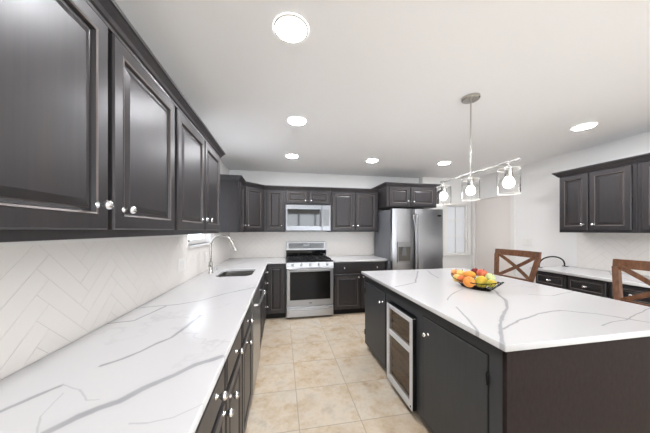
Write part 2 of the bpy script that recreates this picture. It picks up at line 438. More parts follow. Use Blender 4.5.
# herringbone tile on three walls
def clip_rect(poly, r):
    u0, u1, v0, v1 = r
    for ax, lim, sgn in ((0, u0, 1), (0, u1, -1), (1, v0, 1), (1, v1, -1)):
        out = []
        for i in range(len(poly)):
            a, b = poly[i - 1], poly[i]
            ia, ib = (a[ax] - lim) * sgn >= 0, (b[ax] - lim) * sgn >= 0
            if ia != ib:
                t = (lim - a[ax]) / (b[ax] - a[ax])
                out.append((a[0] + (b[0] - a[0]) * t, a[1] + (b[1] - a[1]) * t))
            if ib: out.append(b)
        poly = out
        if len(poly) < 3: return None
    return poly
def herringbone(rects, to3, nrm, W=.070, N=4, u_off=.116, gap=.001):
    bm = bmesh.new(); L = N
    umin = min(r[0] for r in rects); umax = max(r[1] for r in rects); vmin = min(r[2] for r in rects); vmax = max(r[3] for r in rects)
    c = math.sqrt(.5)
    nm = int((umax - umin) / (L * W * math.sqrt(2))) + 3; nk = int((vmax - vmin) / (W * math.sqrt(2))) + 2 * N + 4
    for m in range(-2, nm):
        for k in range(-nk, nk):
            ox, oy = k + L * m, k - L * m
            for (a0, a1, b0, b1) in ((ox, ox + L, oy, oy + 1), (ox + L, ox + L + 1, oy + 1 - L, oy + 1)):
                g = gap / W
                q = [(a0 + g, b0 + g), (a1 - g, b0 + g), (a1 - g, b1 - g), (a0 + g, b1 - g)]
                q = [((x - y) * c * W + umin - u_off, (x + y) * c * W + vmin) for x, y in q]
                if max(p[0] for p in q) < umin or min(p[0] for p in q) > umax or max(p[1] for p in q) < vmin or min(p[1] for p in q) > vmax: continue
                for r in rects:
                    p = clip_rect(q, r)
                    if not p: continue
                    if abs(sum(p[i - 1][0] * p[i][1] - p[i][0] * p[i - 1][1] for i in range(len(p)))) < 1e-5: continue
                    top = [bm.verts.new(Vector(to3(*s)) + nrm * .0054) for s in p]
                    bot = [bm.verts.new(Vector(to3(*s)) + nrm * .004) for s in p]
                    bm.faces.new(top)
                    for i in range(len(p)): bm.faces.new((top[i - 1], top[i], bot[i], bot[i - 1]))
    for r in rects:      # grout bed
        bm.faces.new([bm.verts.new(Vector(to3(*s)) + nrm * .0045) for s in ((r[0], r[2]), (r[1], r[2]), (r[1], r[3]), (r[0], r[3]))]).material_index = 1
    return bm
ZC = .9145; ZU = 1.3795
def tilework(parent, bm):
    me = bpy.data.meshes.new('backsplash'); bm.to_mesh(me); bm.free(); me.materials.append(M_tile); me.materials.append(M_grout)
    o = bpy.data.objects.new('backsplash', me); COL.objects.link(o); o.parent = parent
    o['label'] = 'white herringbone tile'; return o
tilework(wall_left, herringbone([(.25, WY0 - .035, ZC, ZU), (WY0 - .035, WY1 + .035, ZC, WZ0 - .026), (WY1 + .035, YB, ZC, ZU)], lambda u, v: (0, u, v), Vector((1, 0, 0))))
tilework(wall_back, herringbone([(.008, 2.69, ZC, ZU)], lambda u, v: (u, YB, v), Vector((0, -1, 0))))
tilework(wall_right, herringbone([(1.0, 2.52, ZC, ZU)], lambda u, v: (XR, u, v), Vector((-1, 0, 0))))
bm = B(.0065, .014, .3, WY0 - .04, 1.352, 1.3795)
o = link('tile_edge_trim', bm, M_trim, wall_left)

# ------------------------------------------------------------------ left wall: upper cabinets
XF = .325
ZB, ZT = 1.38, 2.117
CZ = ZT - .02
def Lx(y, base): return y - base
y0 = .41; wdt = 1.432 - y0
upper('dark wood wall cabinet nearest the camera on the left wall', 'left upper cabinets', (XF, y0), LEFT, wdt, XF - .001, ZB, ZT,
      [(.43 - y0, .912 - y0, 1.408, 2.09, .862 - y0, 1.487), (.937 - y0, 1.413 - y0, 1.408, 2.09, .985 - y0, 1.482)],
      [(0, 0), (wdt, 0)], pre=(-1, 0), post=(wdt + 1, 0))
y0 = 1.433; wdt = 2.40 - y0
upper('dark wood wall cabinet beside the sink window, second of the left wall', 'left upper cabinets', (XF, y0), LEFT, wdt, XF - .001, ZB, ZT,
      [(1.452 - y0, 1.915 - y0, 1.408, 2.09, 1.868 - y0, 1.487), (1.935 - y0, 2.372 - y0, 1.408, 2.09, 1.985 - y0, 1.487)],
      [(0, 0), (wdt, 0), (wdt, XF - .002)], pre=(-1, 0))
# beyond the sink window, then the diagonal corner
y0 = 3.44; y1 = 3.815; wdt = y1 - y0
upper('narrow dark wall cabinet with bare side panel just past the sink window', 'left upper cabinets', (XF, y0), LEFT, wdt, XF - .001, ZB, ZT,
      [(.03, wdt - .02, 1.408, 2.09, wdt - .05, 1.487)], [(0, XF - .002), (0, 0), (wdt, 0)], post=(wdt + .2, .2))
P0 = Vector((XF, y1 + .002)); P1 = Vector((.620, YB - XF))
dl = (P1 - P0).length; ang = math.atan2(P1.y - P0.y, P1.x - P0.x)
t = thing('upper_cabinet', 'dark corner wall cabinet set diagonally between left and back walls', 'cabinet', (P0.x, P0.y, ZB), ang)
inv = Matrix.Rotation(-ang, 2)
plan = [inv @ (Vector(p) - P0) for p in ((.001, P0.y), (P0.x, P0.y), (P1.x, P1.y), (P1.x, YB - .001), (.001, YB - .001))]
link('body', loft(bmesh.new(), [[(p.x, p.y, z) for p in plan] for z in (0, ZT - ZB)]), M_cab, t)
front(t, 'door', .035, dl - .035, .028, 2.09 - ZB, [(.07, .107)])
pre = inv @ (Vector((P0.x, P0.y - 1)) - P0); post = inv @ (Vector((P1.x + 1, P1.y)) - P0)
link('crown_moulding', sweep(bmesh.new(), [(0, 0), (dl, 0)], crown_prof(CZ - ZB), tuple(pre), tuple(post)), M_cab, t)
# ------------------------------------------------------------------ back wall: upper cabinets
YF = YB - XF
x0 = .622; x1 = .972; wdt = x1 - x0
diagpre = Vector((P0.x - P1.x, P0.y - P1.y))
upper('single door dark wall cabinet left of the microwave', 'back upper cabinets', (x0, YF), BACK, wdt, XF - .001, ZB, ZT,
      [(.045, wdt - .03, 1.408, 2.09, wdt - .06, 1.487)], [(0, 0), (wdt, 0)], pre=tuple(diagpre), post=(wdt + 1, 0))
x0 = .973; x1 = 1.763; wdt = x1 - x0
upper('short two door dark wall cabinet above the microwave', 'back upper cabinets', (x0, YF), BACK, wdt, XF - .001, 1.848, ZT,
      [(.02, wdt / 2 - .012, 1.872, 2.09, wdt / 2 - .05, 1.92), (wdt / 2 + .012, wdt - .02, 1.872, 2.09, wdt / 2 + .05, 1.92)], [(0, 0), (wdt, 0)], pre=(-1, 0), post=(wdt + 1, 0))
x0 = 1.764; x1 = 2.665; wdt = x1 - x0
upper('tall two door dark wall cabinet between microwave and refrigerator', 'back upper cabinets', (x0, YF), BACK, wdt, XF - .001, ZB, ZT,
      [(.03, wdt / 2 - .018, 1.408, 2.09, wdt / 2 - .055, 1.487), (wdt / 2 + .018, wdt - .035, 1.408, 2.09, wdt / 2 + .055, 1.487)], [(0, 0), (wdt, 0)], pre=(-1, 0))
x0 = 2.70; x1 = 3.655; wdt = x1 - x0; yf = 3.82; dp = YB - yf - .001
upper('deep two door dark cabinet above the refrigerator', 'back upper cabinets', (x0, yf), BACK, wdt, dp, 1.815, 2.19,
      [(.045, .42, 1.835, 2.165, .385, 1.905), (.45, wdt - .045, 1.835, 2.165, .49, 1.905)], [(0, dp - .002), (0, 0), (wdt, 0), (wdt, dp - .122)], crown_z=2.165)

# ------------------------------------------------------------------ right wall: upper cabinets
xf = XR - XF - .02
y1 = 2.485; y0 = 1.80; wdt = y1 - y0
upper('dark two door wall cabinet at the left end of the right wall', 'right upper cabinets', (xf, y1), RIGHT, wdt, XR - xf - .001, ZB, ZT,
      [(.02, .30, 1.408, 2.085, .262, 1.478), (.315, wdt - .03, 1.408, 2.085, .36, 1.478)], [(0, XR - xf - .002), (0, 0), (wdt, 0)], post=(wdt + 1, 0))
y1 = 1.799; y0 = 1.10; wdt = y1 - y0
upper('dark wall cabinet on the right wall cut off by the picture edge', 'right upper cabinets', (xf, y1), RIGHT, wdt, XR - xf - .001, ZB, ZT,
      [(.04, .34, 1.408, 2.085, .30, 1.478), (.36, wdt - .02, 1.408, 2.085, .40, 1.478)], [(0, 0), (wdt, 0)], pre=(-1, 0))

# ------------------------------------------------------------------ base cabinets
HB = .882
def base(label, group, loc, rz, width, depth, fronts, hollow=False, toe=.085, name='base_cabinet', m=None, setback=.055):
    m = m or M_cab
    t = thing(name, label, 'cabinet', (loc[0], loc[1], 0), rz, group)
    bm = bmesh.new(); a, b = .0008, width - .0008
    if hollow:
        box(bm, a, b, 0, .018, toe, HB); box(bm, a, b, depth - .02, depth, toe, HB)
        box(bm, a, a + .018, .018, depth - .02, toe, HB); box(bm, b - .018, b, .018, depth - .02, toe, HB); box(bm, a + .018, b - .018, .018, depth - .02, toe, toe + .018)
    else: box(bm, a, b, 0, depth, toe, HB, bev=.0015)
    link('body', bm, m, t)
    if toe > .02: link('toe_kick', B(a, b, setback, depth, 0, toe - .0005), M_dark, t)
    for f in fronts: front(t, f[0], f[1], f[2], f[3], f[4], f[5], m)
    return t
XB = .685; DEP = XB - .012
def lb(y): return y
y0 = .33; y1 = 1.475
base('dark base cabinet with two drawers over two doors, nearest on the left', 'left base cabinets', (XB - .02, y0), LEFT, y1 - y0, DEP - .02,
     [('drawer', .66 - y0, 1.045 - y0, .715, .865, [(.895 - y0, .815)]), ('drawer', 1.07 - y0, 1.455 - y0, .715, .865, [(1.265 - y0, .79)]),
      ('door', .66 - y0, 1.045 - y0, .10, .695, [(1.0 - y0, .675)]), ('door', 1.07 - y0, 1.455 - y0, .10, .695, [(1.125 - y0, .66)])], toe=.07, setback=.03)
y0 = 1.476; y1 = 1.955
base('dark base cabinet with one drawer over one door beside the dishwasher', 'left base cabinets', (XB - .02, y0), LEFT, y1 - y0, DEP - .02,
     [('drawer', .02, y1 - y0 - .02, .715, .865, [(.20, .79)]), ('door', .02, y1 - y0 - .02, .10, .695, [(.165, .66)])], toe=.07, setback=.03)
y0 = 2.57; y1 = 3.29
base('dark two door base cabinet under the sink', 'left base cabinets', (XB - .02, y0), LEFT, y1 - y0, DEP - .02,
     [('drawer', .02, y1 - y0 - .02, .715, .865, []), ('door', .02, .353, .10, .695, [(.31, .655)]), ('door', .367, y1 - y0 - .02, .10, .695, [(.41, .655)])], hollow=True, toe=.07, setback=.03)
y0 = 3.291; y1 = 3.785
base('dark stack of three drawers between sink and corner', 'left base cabinets', (XB - .02, y0), LEFT, y1 - y0, DEP - .02,
     [('drawer', .02, .43, .735, .868, [(.225, .80)]), ('drawer', .02, .43, .53, .715, [(.225, .645)]), ('drawer', .02, .43, .10, .51, [(.225, .30)])], toe=.07, setback=.03)
# back wall
yf = 3.81; dp = YB - yf - .012
base('narrow dark base cabinet in the corner left of the range', 'back base cabinets', (.667, yf), BACK, .312, dp,
     [('door', .035, .295, .105, .868, [])], toe=.09)
base('dark base cabinet with wide drawer and two doors right of the range', 'back base cabinets', (1.752, yf), BACK, .935, dp,
     [('drawer', .02, .915, .70, .868, [(.18, .785), (.75, .785)]), ('door', .02, .459, .105, .68, [(.425, .63)]), ('door', .475, .915, .105, .68, [(.509, .63)])], toe=.09)
# right wall
for k, (yy, lab) in enumerate(((2.575, 'dark base cabinet at the left end of the right-hand counter'), (2.219, 'second dark base cabinet from the left under the right-hand counter'),
                               (1.863, 'dark base cabinet under the right-hand counter behind the nearer chair'))):
    base(lab, 'right base cabinets', (4.225, yy), RIGHT, .355, XR - 4.225 - .012,
         [('panel_drawer', .012, .343, .715, .862, [(.178, .787)]), ('door', .012, .343, .10, .695, [(.30, .62)])], toe=.09)

# ------------------------------------------------------------------ dishwasher
t = thing('dishwasher', 'stainless dishwasher under the left counter before the sink', 'dishwasher', (XB - .02, 1.957, 0), LEFT)
wdt = 2.568 - 1.957
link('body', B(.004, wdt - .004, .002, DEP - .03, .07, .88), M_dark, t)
link('door', B(.005, wdt - .005, -.028, .001, .085, .872, bev=.004), M_steel, t)
bm = bmesh.new(); tube(bm, [(.05, -.028, .79), (.055, -.055, .79), (.09, -.068, .79), (wdt / 2, -.075, .79), (wdt - .09, -.068, .79), (wdt - .055, -.055, .79), (wdt - .05, -.028, .79)], .011, 10)
link('handle', bm, M_steel2, t, True)

# ------------------------------------------------------------------ countertops
def slab_curve(name, outline, holes, z, th, m, bev=.0025):
    cu = bpy.data.curves.new(name, 'CURVE'); cu.dimensions = '2D'; cu.fill_mode = 'BOTH'; cu.extrude = th / 2 - bev; cu.bevel_depth = bev; cu.bevel_resolution = 1; cu.offset = -bev
    for pts in [outline] + holes:
        sp = cu.splines.new('POLY'); sp.points.add(len(pts) - 1); sp.use_cyclic_u = True
        for i, p in enumerate(pts): sp.points[i].co = (p[0], p[1], 0, 1)
    tmp = bpy.data.objects.new('tmp', cu); COL.objects.link(tmp)
    dg = bpy.context.evaluated_depsgraph_get(); me = bpy.data.meshes.new_from_object(tmp.evaluated_get(dg))
    bpy.data.objects.remove(tmp); bpy.data.curves.remove(cu)
    me.name = name; me.materials.clear(); me.materials.append(m)
    me.transform(Matrix.Translation((0, 0, z - th / 2)))
    o = bpy.data.objects.new(name, me); COL.objects.link(o); return o
def rrect(x0, x1, y0, y1, r, n=6):
    out = []
    for cx, cy, a in ((x1 - r, y1 - r, 0), (x0 + r, y1 - r, 90), (x0 + r, y0 + r, 180), (x1 - r, y0 + r, 270)):
        for k in range(n + 1):
            q = math.radians(a + 90 * k / n); out.append((cx + r * math.cos(q), cy + r * math.sin(q)))
    return out
SINK = (.205, .590, 2.66, 3.19, .09)
tag(slab_curve('countertop', [(.007, .3), (.697, .3), (.697, 3.755), (.982, 3.755), (.982, YB - .007), (.007, YB - .007)], [rrect(*SINK)], .914, .03, M_quartz_left),
    'white quartz countertop with grey veins along the left wall, with the sink', 'countertop')
tag(slab_curve('countertop', [(1.750, 3.755), (2.692, 3.755), (2.692, YB - .007), (1.750, YB - .007)], [], .914, .03, M_quartz_left),
    'short white countertop between range and refrigerator', 'countertop')
tag(slab_curve('countertop', [(4.189, 1.49), (XR - .007, 1.49), (XR - .007, 2.62), (4.189, 2.62)], [], .914, .03, M_quartz_right),
    'white countertop along the right wall behind the chairs', 'countertop')

# sink and faucet
t = thing('sink', 'undermount stainless sink basin in the left countertop', 'sink', (.40, 2.925, .68))
def rl(g, z): return [(x - .40, y - 2.925, z - .68) for x, y in rrect(SINK[0] - g, SINK[1] + g, SINK[2] - g, SINK[3] + g, SINK[4])]
bm = loft(bmesh.new(), [rl(.015, .8835), rl(.002, .8835), rl(-.004, .72), rl(-.03, .70)], cap0=False)
link('basin', bm, M_sink, t, True)
link('drain', lathe(bmesh.new(), [(.045, .0205), (.045, .024), (.03, .0245), (.0, .0225)], 20), M_chrome, t, True)
t = thing('faucet', 'tall chrome gooseneck faucet behind the sink', 'faucet', (.115, 2.90, .914))
link('base', lathe(bmesh.new(), [(.028, .0005), (.028, .006), (.024, .012), (.021, .02), (.021, .125), (.018, .135)], 20), M_nickel, t, True)
arc = [(0, 0, .13), (0, 0, .30)]
for k in range(0, 13):
    a = PI - (PI * .90) * k / 12
    arc.append((.118 + .118 * math.cos(a), .008 * k / 12, .315 + .118 * math.sin(a)))
link('spout', tube(bmesh.new(), arc, .0125, 12), M_nickel, t, True)
e = Vector(arc[-1]); d = (e - Vector(arc[-2])).normalized()
link('spray_head', tube(bmesh.new(), [e - d * .005, e + d * .02, e + d * .105, e + d * .11], [.014, .017, .018, .014], 14), M_nickel, t, True)
bm = tube(bmesh.new(), [(0, -.015, .085), (0, -.045, .09), (.0, -.05, .10), (.02, -.065, .17)], [.015, .015, .010, .007], 10)
link('lever', bm, M_nickel, t, True)
t = tag(link('soap_dispenser', lathe(bmesh.new(), [(.018, 0), (.018, .006), (.010, .012), (.009, .04), (.013, .045), (.013, .055), (.0, .058)], 16), M_chrome, None, True), 'small chrome soap pump cap behind the far end of the sink', 'soap dispenser')
t.location = (.115, 3.12, .9145)

# wall plates
def plate(parentless_label, loc, rz, n=1, sw=False):
    t = thing('light_switch' if sw else 'power_outlet', parentless_label, 'wall plate', loc, rz)
    wv = .036 + .046 * (n - 1)
    link('plate', B(-wv, wv, -.006, 0, -.06, .06, bev=.003), M_plate, t)
    for k in range(n):
        cx = (k - (n - 1) / 2) * .046
        if sw: link('rocker', B(cx - .016, cx + .016, -.009, -.0055, -.033, .033, bev=.002), M_plate, t)
        else:
            for z in (-.02, .02): link('socket', B(cx - .015, cx + .015, -.008, -.0055, z - .014, z + .014, bev=.002), M_plate, t)
plate('white wall outlet plate on the left tile just before the sink window', (.0065, 2.39, 1.09), LEFT, 2)
plate('white wall outlet plate on the left tile behind the faucet', (.0065, 3.09, 1.08), LEFT, 1)
plate('white light switch plate on the right wall beside the door', (XR - .0005, 3.18, 1.218), RIGHT, 2, True)

# ------------------------------------------------------------------ range
RX0, RX1 = .987, 1.746; RW = RX1 - RX0; RY = 3.775
t = thing('range', 'stainless gas range with black cooktop on the back wall', 'range', (RX0, RY, 0))
link('body', B(.001, RW - .001, .0, .645, .03, .895), M_steel, t)
link('cooktop', B(0, RW, -.012, .648, .896, .916, bev=.006, seg=2), M_black, t)
bm = bmesh.new()
for gx in (.03, .265, .50):
    w3 = .225
    for yy in (.03, .53): box(bm, gx, gx + w3, yy, yy + .014, .930, .944)
    for xx in (gx, gx + w3 - .014): box(bm, xx, xx + .014, .044, .53, .930, .944)
    box(bm, gx + .014, gx + w3 - .014, .275, .289, .930, .944)
    for yy in (.12, .40): box(bm, gx + .014, gx + w3 - .014, yy + .01, yy + .022, .932, .946)
    box(bm, gx + w3 / 2 - .006, gx + w3 / 2 + .006, .044, .53, .933, .947)
    for xx in (gx + .001, gx + w3 - .013):
        for yy in (.032, .532): box(bm, xx, xx + .012, yy, yy + .012, .917, .930)
link('grate', bm, M_iron, t)
for bx in (.14, .375, .61):
    for by in (.15, .42):
        o = link('burner', lathe(bmesh.new(), [(.045, .9165), (.045, .922), (.034, .924), (.034, .930), (.0, .931)], 18), M_black, t, True); o.location = (bx, by, 0)
# control strip with knobs
link('control_panel', loft(bmesh.new(), [[(0, -.02, .822), (0, .0, .822), (0, .0, .895), (0, -.008, .895)], [(RW, -.02, .822), (RW, .0, .822), (RW, .0, .895), (RW, -.008, .895)]]), M_steel2, t)
R = Matrix.Rotation(PI / 2 - .16, 4, 'X')
for k in range(5):
    bm = lathe(bmesh.new(), [(.021, 0), (.021, .004), (.018, .008), (.016, .028), (.012, .030), (.0, .030)], 16, R)
    o = link('burner_knob', bm, M_steel2, t, True); o.location = (.10 + k * (RW - .20) / 4, -.014, .858)
dr = link('oven_door', panel(.004, RW - .004, .205, .812, [(0, 0), (0, -.028), (.006, -.034), (.045, -.034)]), M_steel2, t)
link('window', B(.055, RW - .055, -.0355, -.033, .305, .752, bev=.001), M_ovenglass, dr)
bm = tube(bmesh.new(), [(.045, -.034, .785), (.05, -.065, .785), (.07, -.075, .785), (RW - .07, -.075, .785), (RW - .05, -.065, .785), (RW - .045, -.034, .785)], .012, 10)
link('handle', bm, M_steel2, dr, True)
Rb = Matrix.Translation((RW / 2, -.0341, .253)) @ Matrix.Rotation(PI / 2, 4, 'X') @ Matrix.Diagonal((1.7, .8, 1, 1))
link('badge', lathe(bmesh.new(), [(.017, 0), (.017, .002), (.0, .0025)], 20, Rb), M_panelgrey, dr, True)
sd = link('storage_drawer', panel(.004, RW - .004, .035, .195, [(0, 0), (0, -.026), (.006, -.032)]), M_steel, t)
bm = bmesh.new(); loops = []
for k in range(13):
    x = .03 + (RW - .06) * k / 12; q = 4 * (k / 12) * (1 - k / 12)
    loops.append([(x, -.032, .187 - .026 * q), (x, -.046, .182 - .026 * q), (x, -.048, .172 - .026 * q), (x, -.032, .160 - .026 * q)])
link('lip', loft(bm, loops), M_steel2, sd, True)
# backguard
bg = link('backguard', B(.01, RW - .01, .585, .648, .917, 1.195, bev=.008, seg=2), M_steel2, t)
link('control_glass', B(.055, RW - .055, .5825, .5845, 1.075, 1.175), M_panelgrey, bg)
link('lower_panel', B(.012, RW - .012, .578, .5845, .919, 1.045, bev=.002), M_blackglass, bg)
link('display', B(RW / 2 - .06, RW / 2 + .06, .581, .5824, 1.11, 1.15), M_blackglass, bg)

# ------------------------------------------------------------------ microwave
MX0 = .980; MW = .775; MY = 4.055; MZ = 1.397; MH = .447
t = thing('microwave', 'stainless over-the-range microwave with dark window', 'microwave', (MX0, MY, MZ))
link('body', B(.002, MW - .002, .012, YB - MY - .008, .004, MH), M_steel3, t)
dr = link('door', panel(0, MW * .80, .004, MH - .001, [(0, .011), (0, -.018), (.004, -.022), (.03, -.022)]), M_steel3, t)
link('window', B(.03, MW * .80 - .035, -.0245, -.0215, .085, MH - .075, bev=.001), M_blackglass, dr)
bm = tube(bmesh.new(), [(MW * .77, -.022, .08), (MW * .77, -.05, .085), (MW * .77, -.056, .12), (MW * .77, -.056, MH - .11), (MW * .77, -.05, MH - .085), (MW * .77, -.022, MH - .08)], .010, 10)
link('handle', bm, M_steel3, dr, True)
cp = link('control_panel', panel(MW * .805, MW, .004, MH - .001, [(0, .011), (0, -.018), (.004, -.022)]), M_steel3, t)
link('keypad', B(MW * .83, MW - .025, -.0235, -.0215, .085, MH - .075), M_panelgrey, cp)
link('vent_grille', B(.01, MW - .01, .004, .05, -.004, .0035), M_black, t)

# ------------------------------------------------------------------ refrigerator
FX0 = 2.702; FW = .945; FY = 3.615; FH = 1.765
t = thing('refrigerator', 'stainless side-by-side refrigerator with ice and water dispenser', 'refrigerator', (FX0, FY, 0))
link('body', B(.0, FW, .075, .765, .02, FH - .012, bev=.004), M_greysteel, t)
link('toe_grille', B(.01, FW - .01, .03, .0745, .012, .09), M_black, t)
SPL = .402
def fridge_door(x0, x1):
    lps = []
    n = 8
    bm = bmesh.new()
    for z in (.095, FH):
        lp = [(x0, .072, z)]
        for k in range(n + 1):
            u = k / n; lp.append((x0 + .008 + (x1 - x0 - .016) * u, .012 - .012 * (4 * u * (1 - u)) ** .6, z))
        lp.append((x1, .072, z)); lps.append(lp)
    return loft(bm, lps)
d1 = link('freezer_door', fridge_door(.0, SPL - .003), M_steel, t, True)
d2 = link('door', fridge_door(SPL + .003, FW), M_steel, t, True)
for dd, hx, sgn in ((d1, SPL - .032, -1), (d2, SPL + .036, 1)):
    pts = [(hx, .002, .56)]
    for k in range(11):
        u = k / 10; pts.append((hx - sgn * .012 * (4 * u * (1 - u)), -.03 - .035 * (4 * u * (1 - u)) ** .7, .57 + (1.66 - .57) * u))
    pts.append((hx, .002, 1.67))
    link('handle', tube(bmesh.new(), pts, .0135, 10), M_steel2, dd, True)
bm = bmesh.new()
dx0, dx1, dz0, dz1 = .085, .325, .88, 1.215
for a in ((dx0, dx0 + .014, dz0, dz1), (dx1 - .014, dx1, dz0, dz1), (dx0 + .014, dx1 - .014, dz0, dz0 + .02), (dx0 + .014, dx1 - .014, 1.135, dz1)):
    box(bm, a[0], a[1], -.022, .005, a[2], a[3])
dp_ = link('dispenser', bm, M_steel2, d1)
dp_['label'] = 'ice and water dispenser'
link('recess', B(dx0 + .014, dx1 - .014, -.006, .004, dz0 + .02, 1.135), M_recess, dp_)
bm = bmesh.new(); loft(bm, [[(dx0 + .09, -.0065, 1.13), (dx1 - .09, -.0065, 1.13), (dx1 - .09, -.02, 1.13), (dx0 + .09, -.02, 1.13)], [(dx0 + .075, -.0065, .99), (dx1 - .075, -.0065, .99), (dx1 - .075, -.010, .99), (dx0 + .075, -.010, .99)]])
link('paddle', bm, M_panelgrey, dp_)
Rb = Matrix.Translation((FW - .085, -.0005, 1.655)) @ Matrix.Rotation(PI / 2, 4, 'X') @ Matrix.Diagonal((2.0, .75, 1, 1))
link('badge', lathe(bmesh.new(), [(.020, -.004), (.020, .003), (.0, .004)], 20, Rb), M_black, d2, True)

# ------------------------------------------------------------------ island
IX0, IX1, IY0, IY1 = 1.859, 3.25, .855, 2.724
tag(slab_curve('island_countertop', [(IX0, IY0), (IX1, IY0), (IX1, IY1), (IX0, IY1)], [], .914, .03, M_quartz_isl), 'large white quartz island top with grey veins', 'countertop')
bx0, bx1, by0, by1 = 1.90, 2.93, .886, 2.704
IW = by1 - by0
t = thing('kitchen_island', 'charcoal kitchen island cabinet with wine cooler in its left face', 'kitchen island', (bx0, by1, 0), RIGHT)   # local x runs towards the camera
dpt = bx1 - bx0
CY0, CY1 = by1 - 2.03, by1 - 1.604
bm = bmesh.new()
box(bm, 0, CY0 - .003, .0, dpt, .06, HB); box(bm, CY1 + .003, IW - .022, 0, dpt, .06, HB)
box(bm, CY0 - .003, CY1 + .003, .0, .55, .765, HB); box(bm, CY0 - .003, CY1 + .003, .56, dpt, .06, HB)
link('body', bm, M_isl, t)
o = link('end_panel', B(IW - .0215, IW, .0, dpt, .0, HB, bev=.002), M_islend, t); o['label'] = 'brown-black end panel'
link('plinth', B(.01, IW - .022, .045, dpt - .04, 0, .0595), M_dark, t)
def island_door(x0, x1, z0, z1, kx, kz, hx):
    d = link('door', panel(x0, x1, z0, z1, [(0, -.0015), (0, -.0045), (.0015, -.006)]), M_isl, t)
    link('seam_shade', B(x0 - .008, x1 + .008, -.0014, -.0002, z0 - .008, z1 + .008), M_dark, d)  # near-black plate standing in for the shade in the door gap
    knob(d, kx, -.006, kz)
    for z in (z0 + .11, z1 - .11):
        link('hinge', tube(bmesh.new(), [(hx, -.008, z - .032), (hx, -.008, z - .026), (hx, -.008, z + .026), (hx, -.008, z + .032)], [.003, .007, .007, .003], 8), M_blackmetal, d, True)
island_door(.025, by1 - 2.13, .09, .80, by1 - 2.19, .70, .020)
island_door(by1 - 1.51, by1 - .985, .09, .80, by1 - 1.45, .70, by1 - .980)

# wine cooler
t = thing('wine_cooler', 'two-zone wine cooler with stainless door frame in the island', 'wine cooler', (bx0, 2.03, .0605), RIGHT)
cw = 2.03 - 1.604; ch = .69
bm = bmesh.new()
box(bm, .0, .018, .002, .54, 0, ch); box(bm, cw - .018, cw, .002, .54, 0, ch); box(bm, .018, cw - .018, .002, .54, 0, .018); box(bm, .018, cw - .018, .002, .54, ch - .018, ch); box(bm, .018, cw - .018, .52, .54, .018, ch - .018)
box(bm, .018, cw - .018, .01, .52, .425, .445)
link('body', bm, M_black, t)
for z in (.06, .125, .19, .255, .32, .47, .535, .60):
    link('shelf', B(.02, cw - .02, .012, .515, z, z + .045), M_rack, t)
fr = bmesh.new()
for a in ((.0, .036, .0, ch), (cw - .036, cw, .0, ch), (.036, cw - .036, .0, .05), (.036, cw - .036, ch - .042, ch), (.036, cw - .036, .415, .458)):
    box(fr, a[0], a[1], -.036, -.001, a[2] + .004, a[3] - .002 if a[3] == ch else a[3] + .004, bev=.002)
dr = link('door', fr, M_silver, t)
M_smoke = mat('smoked_glass', (205, 186, 166), rough=.03, trans=1., ior=1.4)
for a in ((.036, cw - .036, .054, .419), (.036, cw - .036, .462, ch - .042)):
    link('glass_pane', B(a[0], a[1], -.024, -.018, a[2], a[3]), M_smoke, dr)
gk = B(cw, cw + .004, -.030, -.001, .006, ch - .004); box(gk, .004, cw, -.032, -.001, ch - .0015, ch + .0025)
link('gasket', gk, M_black, dr)
link('lock', lathe(bmesh.new(), [(.007, 0), (.007, .003), (.0, .0035)], 12, Matrix.Translation((cw - .018, -.036, .03)) @ Matrix.Rotation(PI / 2, 4, 'X')), M_black, dr, True)

